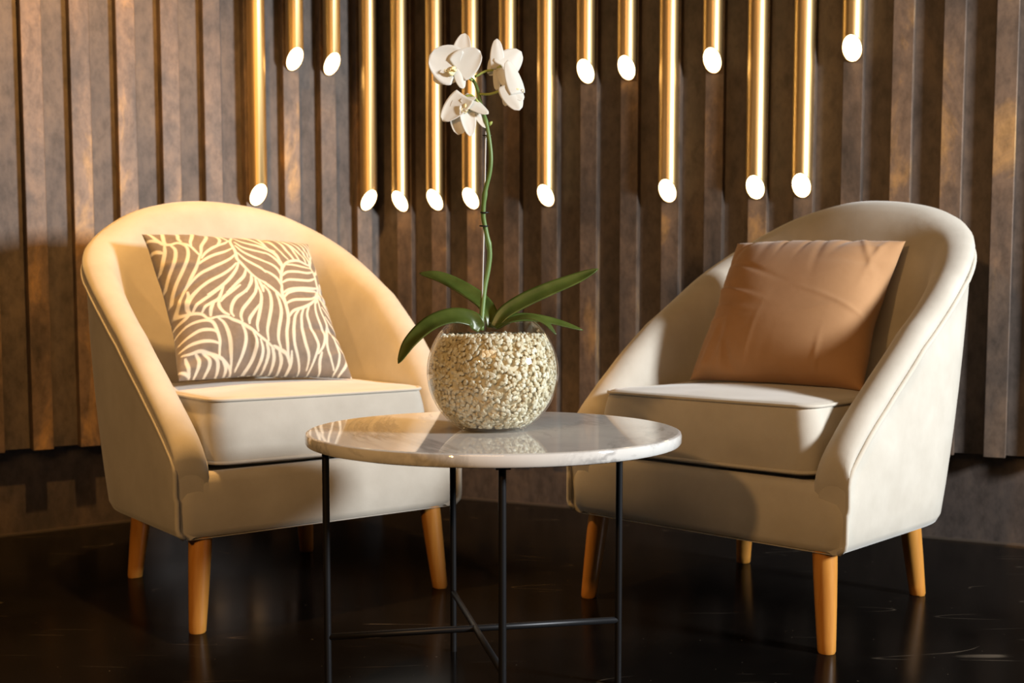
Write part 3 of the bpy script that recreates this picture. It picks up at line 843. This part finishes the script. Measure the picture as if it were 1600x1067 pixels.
def flower(center, face, size, petals, lip_px=None):
    """petals: name, base (x, y, depth), tip (x, y, depth), width, facing, cup, roll"""
    c = at(center[0], center[1], OY + center[2]); f = Vector(face).normalized(); u = Vector((0, 0, 1)); u = (u - f * u.dot(f)).normalized(); r = f.cross(u)
    V1, F1 = tube([c - f * size * .05, c + f * size * 0.14, c + f * size * 0.24 - u * size * 0.05], [size * 0.06, size * 0.075, size * 0.045], 10)
    base = c + f * size * 0.06 - u * size * 0.10
    runs = [(spline([base, base + f * size * 0.20 - u * size * 0.10, base + f * size * 0.34 - u * size * 0.06, base + f * size * 0.38 + u * size * 0.04], 10), (.05, .08, .10, .11, .10, .08, .06, .045, .03, .015))]
    for sg in (-1, 1):
        runs.append((spline([base + r * sg * size * .05, base + r * sg * size * .15 + f * size * .12, base + r * sg * size * .14 + f * size * .24 + u * size * .06], 8), (.03, .05, .06, .06, .05, .04, .028, .012)))
        runs.append((spline([base + f * size * .36, base + f * size * .44 + r * sg * size * .08, base + f * size * .42 + r * sg * size * .15 + u * size * .07, base + f * size * .36 + r * sg * size * .10 + u * size * .10], 10), (.018,) * 10))
    for P, R in runs:
        k = len(V1); V2, F2 = tube(P, [size * w for w in R], 8); V1 = V1 + V2; F1 = F1 + [tuple(i + k for i in q) for q in F2]
    fo = obj('flower', rel(V1), F1, M['lip'], orchid)
    for name, b0, t0, w, face_p, cup, roll in petals:
        B, T = at(b0[0], b0[1], OY + b0[2]), at(t0[0], t0[1], OY + t0[2]); D = T - B
        petal(fo, name, B, D, face_p, D.length, w * PXM, cup, roll, 0.66 if name == 'petal' else 0.74, 0.035)
    return fo
flower((710, 106, -.012), (-0.55, -0.8, -0.25), 0.040, [
    ('petal', (714, 108, -.012), (670, 88, -.022), 60, (-.22, -.95, .15), .10, .16),
    ('petal', (713, 110, -.012), (749, 80, -.004), 44, (.50, -.85, .10), .10, .12),
    ('sepal', (717, 102, -.008), (727, 51, -.002), 29, (.15, -.95, .25), -.06, .12),
    ('sepal', (714, 110, -.009), (677, 126, -.014), 30, (-.15, -.9, -.1), .05, .10),
    ('sepal', (716, 106, -.011), (723, 139, -.012), 19, (.45, -.85, -.05), .03, -.2)])
flower((783, 104, .010), (0.55, 0.80, -0.1), 0.036, [
    ('sepal', (777, 108, .006), (777, 60, .004), 22, (.25, -.95, .1), -.06, -.12),
    ('petal', (782, 109, .006), (816, 80, .020), 41, (.45, -.88, .1), -.08, -.12),
    ('petal', (776, 92, .008), (764, 118, .016), 20, (-.1, -.95, .1), -.05, -.1),
    ('sepal', (780, 100, .007), (776, 141, .008), 15, (.2, -.95, -.05), -.05, -.1),
    ('sepal', (783, 104, .007), (798, 134, .012), 20, (.35, -.9, -.1), -.05, -.1)])
flower((802, 135, -.004), (0.93, 0.10, -0.33), 0.036, [
    ('petal', (810, 146, -.010), (794, 93, -.006), 29, (.50, -.85, .1), -.05, -.14),
    ('petal', (793, 131, -.012), (811, 173, -.012), 36, (.42, -.88, -.1), .05, -.14),
    ('sepal', (797, 133, -.006), (778, 108, .002), 20, (.15, -.95, .1), -.05, -.12),
    ('sepal', (796, 130, -.010), (817, 157, -.006), 24, (.55, -.8, .1), .05, -.12),
    ('sepal', (795, 132, -.006), (789, 166, -.002), 16, (.2, -.95, -.1), .05, -.1)])
flower((727, 163, -.016), (-0.05, -0.75, -0.66), 0.034, [
    ('petal', (727, 150, -.012), (693, 193, -.024), 36, (-.15, -.93, .2), .14, .20),
    ('petal', (724, 150, -.010), (762, 181, -.016), 24, (.50, -.80, .25), .10, -.15),
    ('sepal', (721, 160, -.010), (715, 212, -.022), 34, (.20, -.95, .1), .08, .16),
    ('sepal', (728, 166, -.014), (733, 214, -.026), 27, (.48, -.85, .1), .06, .2),
    ('sepal', (737, 156, -.008), (758, 201, -.010), 19, (.50, -.82, .1), .05, -.1),
    ('sepal', (712, 157, -.012), (744, 152, -.012), 16, (.05, -.75, .65), .0, -.2)])
for pts in ([(749, 147, .0), (765, 147, .002), (783, 141, .0), (799, 131, -.006)], [(742, 120, .004), (757, 112, .006), (770, 109, .008), (783, 103, .006)], [(738, 126, 0), (728, 118, -.002), (718, 106, -.006)], [(752, 166, -.002), (744, 156, -.008), (736, 149, -.008), (727, 151, -.008)]):
    C = spline([at(x, y, OY + d) for x, y, d in pts], 14)
    obj('flower_stalk', *(lambda r: (rel(r[0]), r[1]))(tube(C, [0.0021] * 14, 8)), M['pedicel'], orchid)
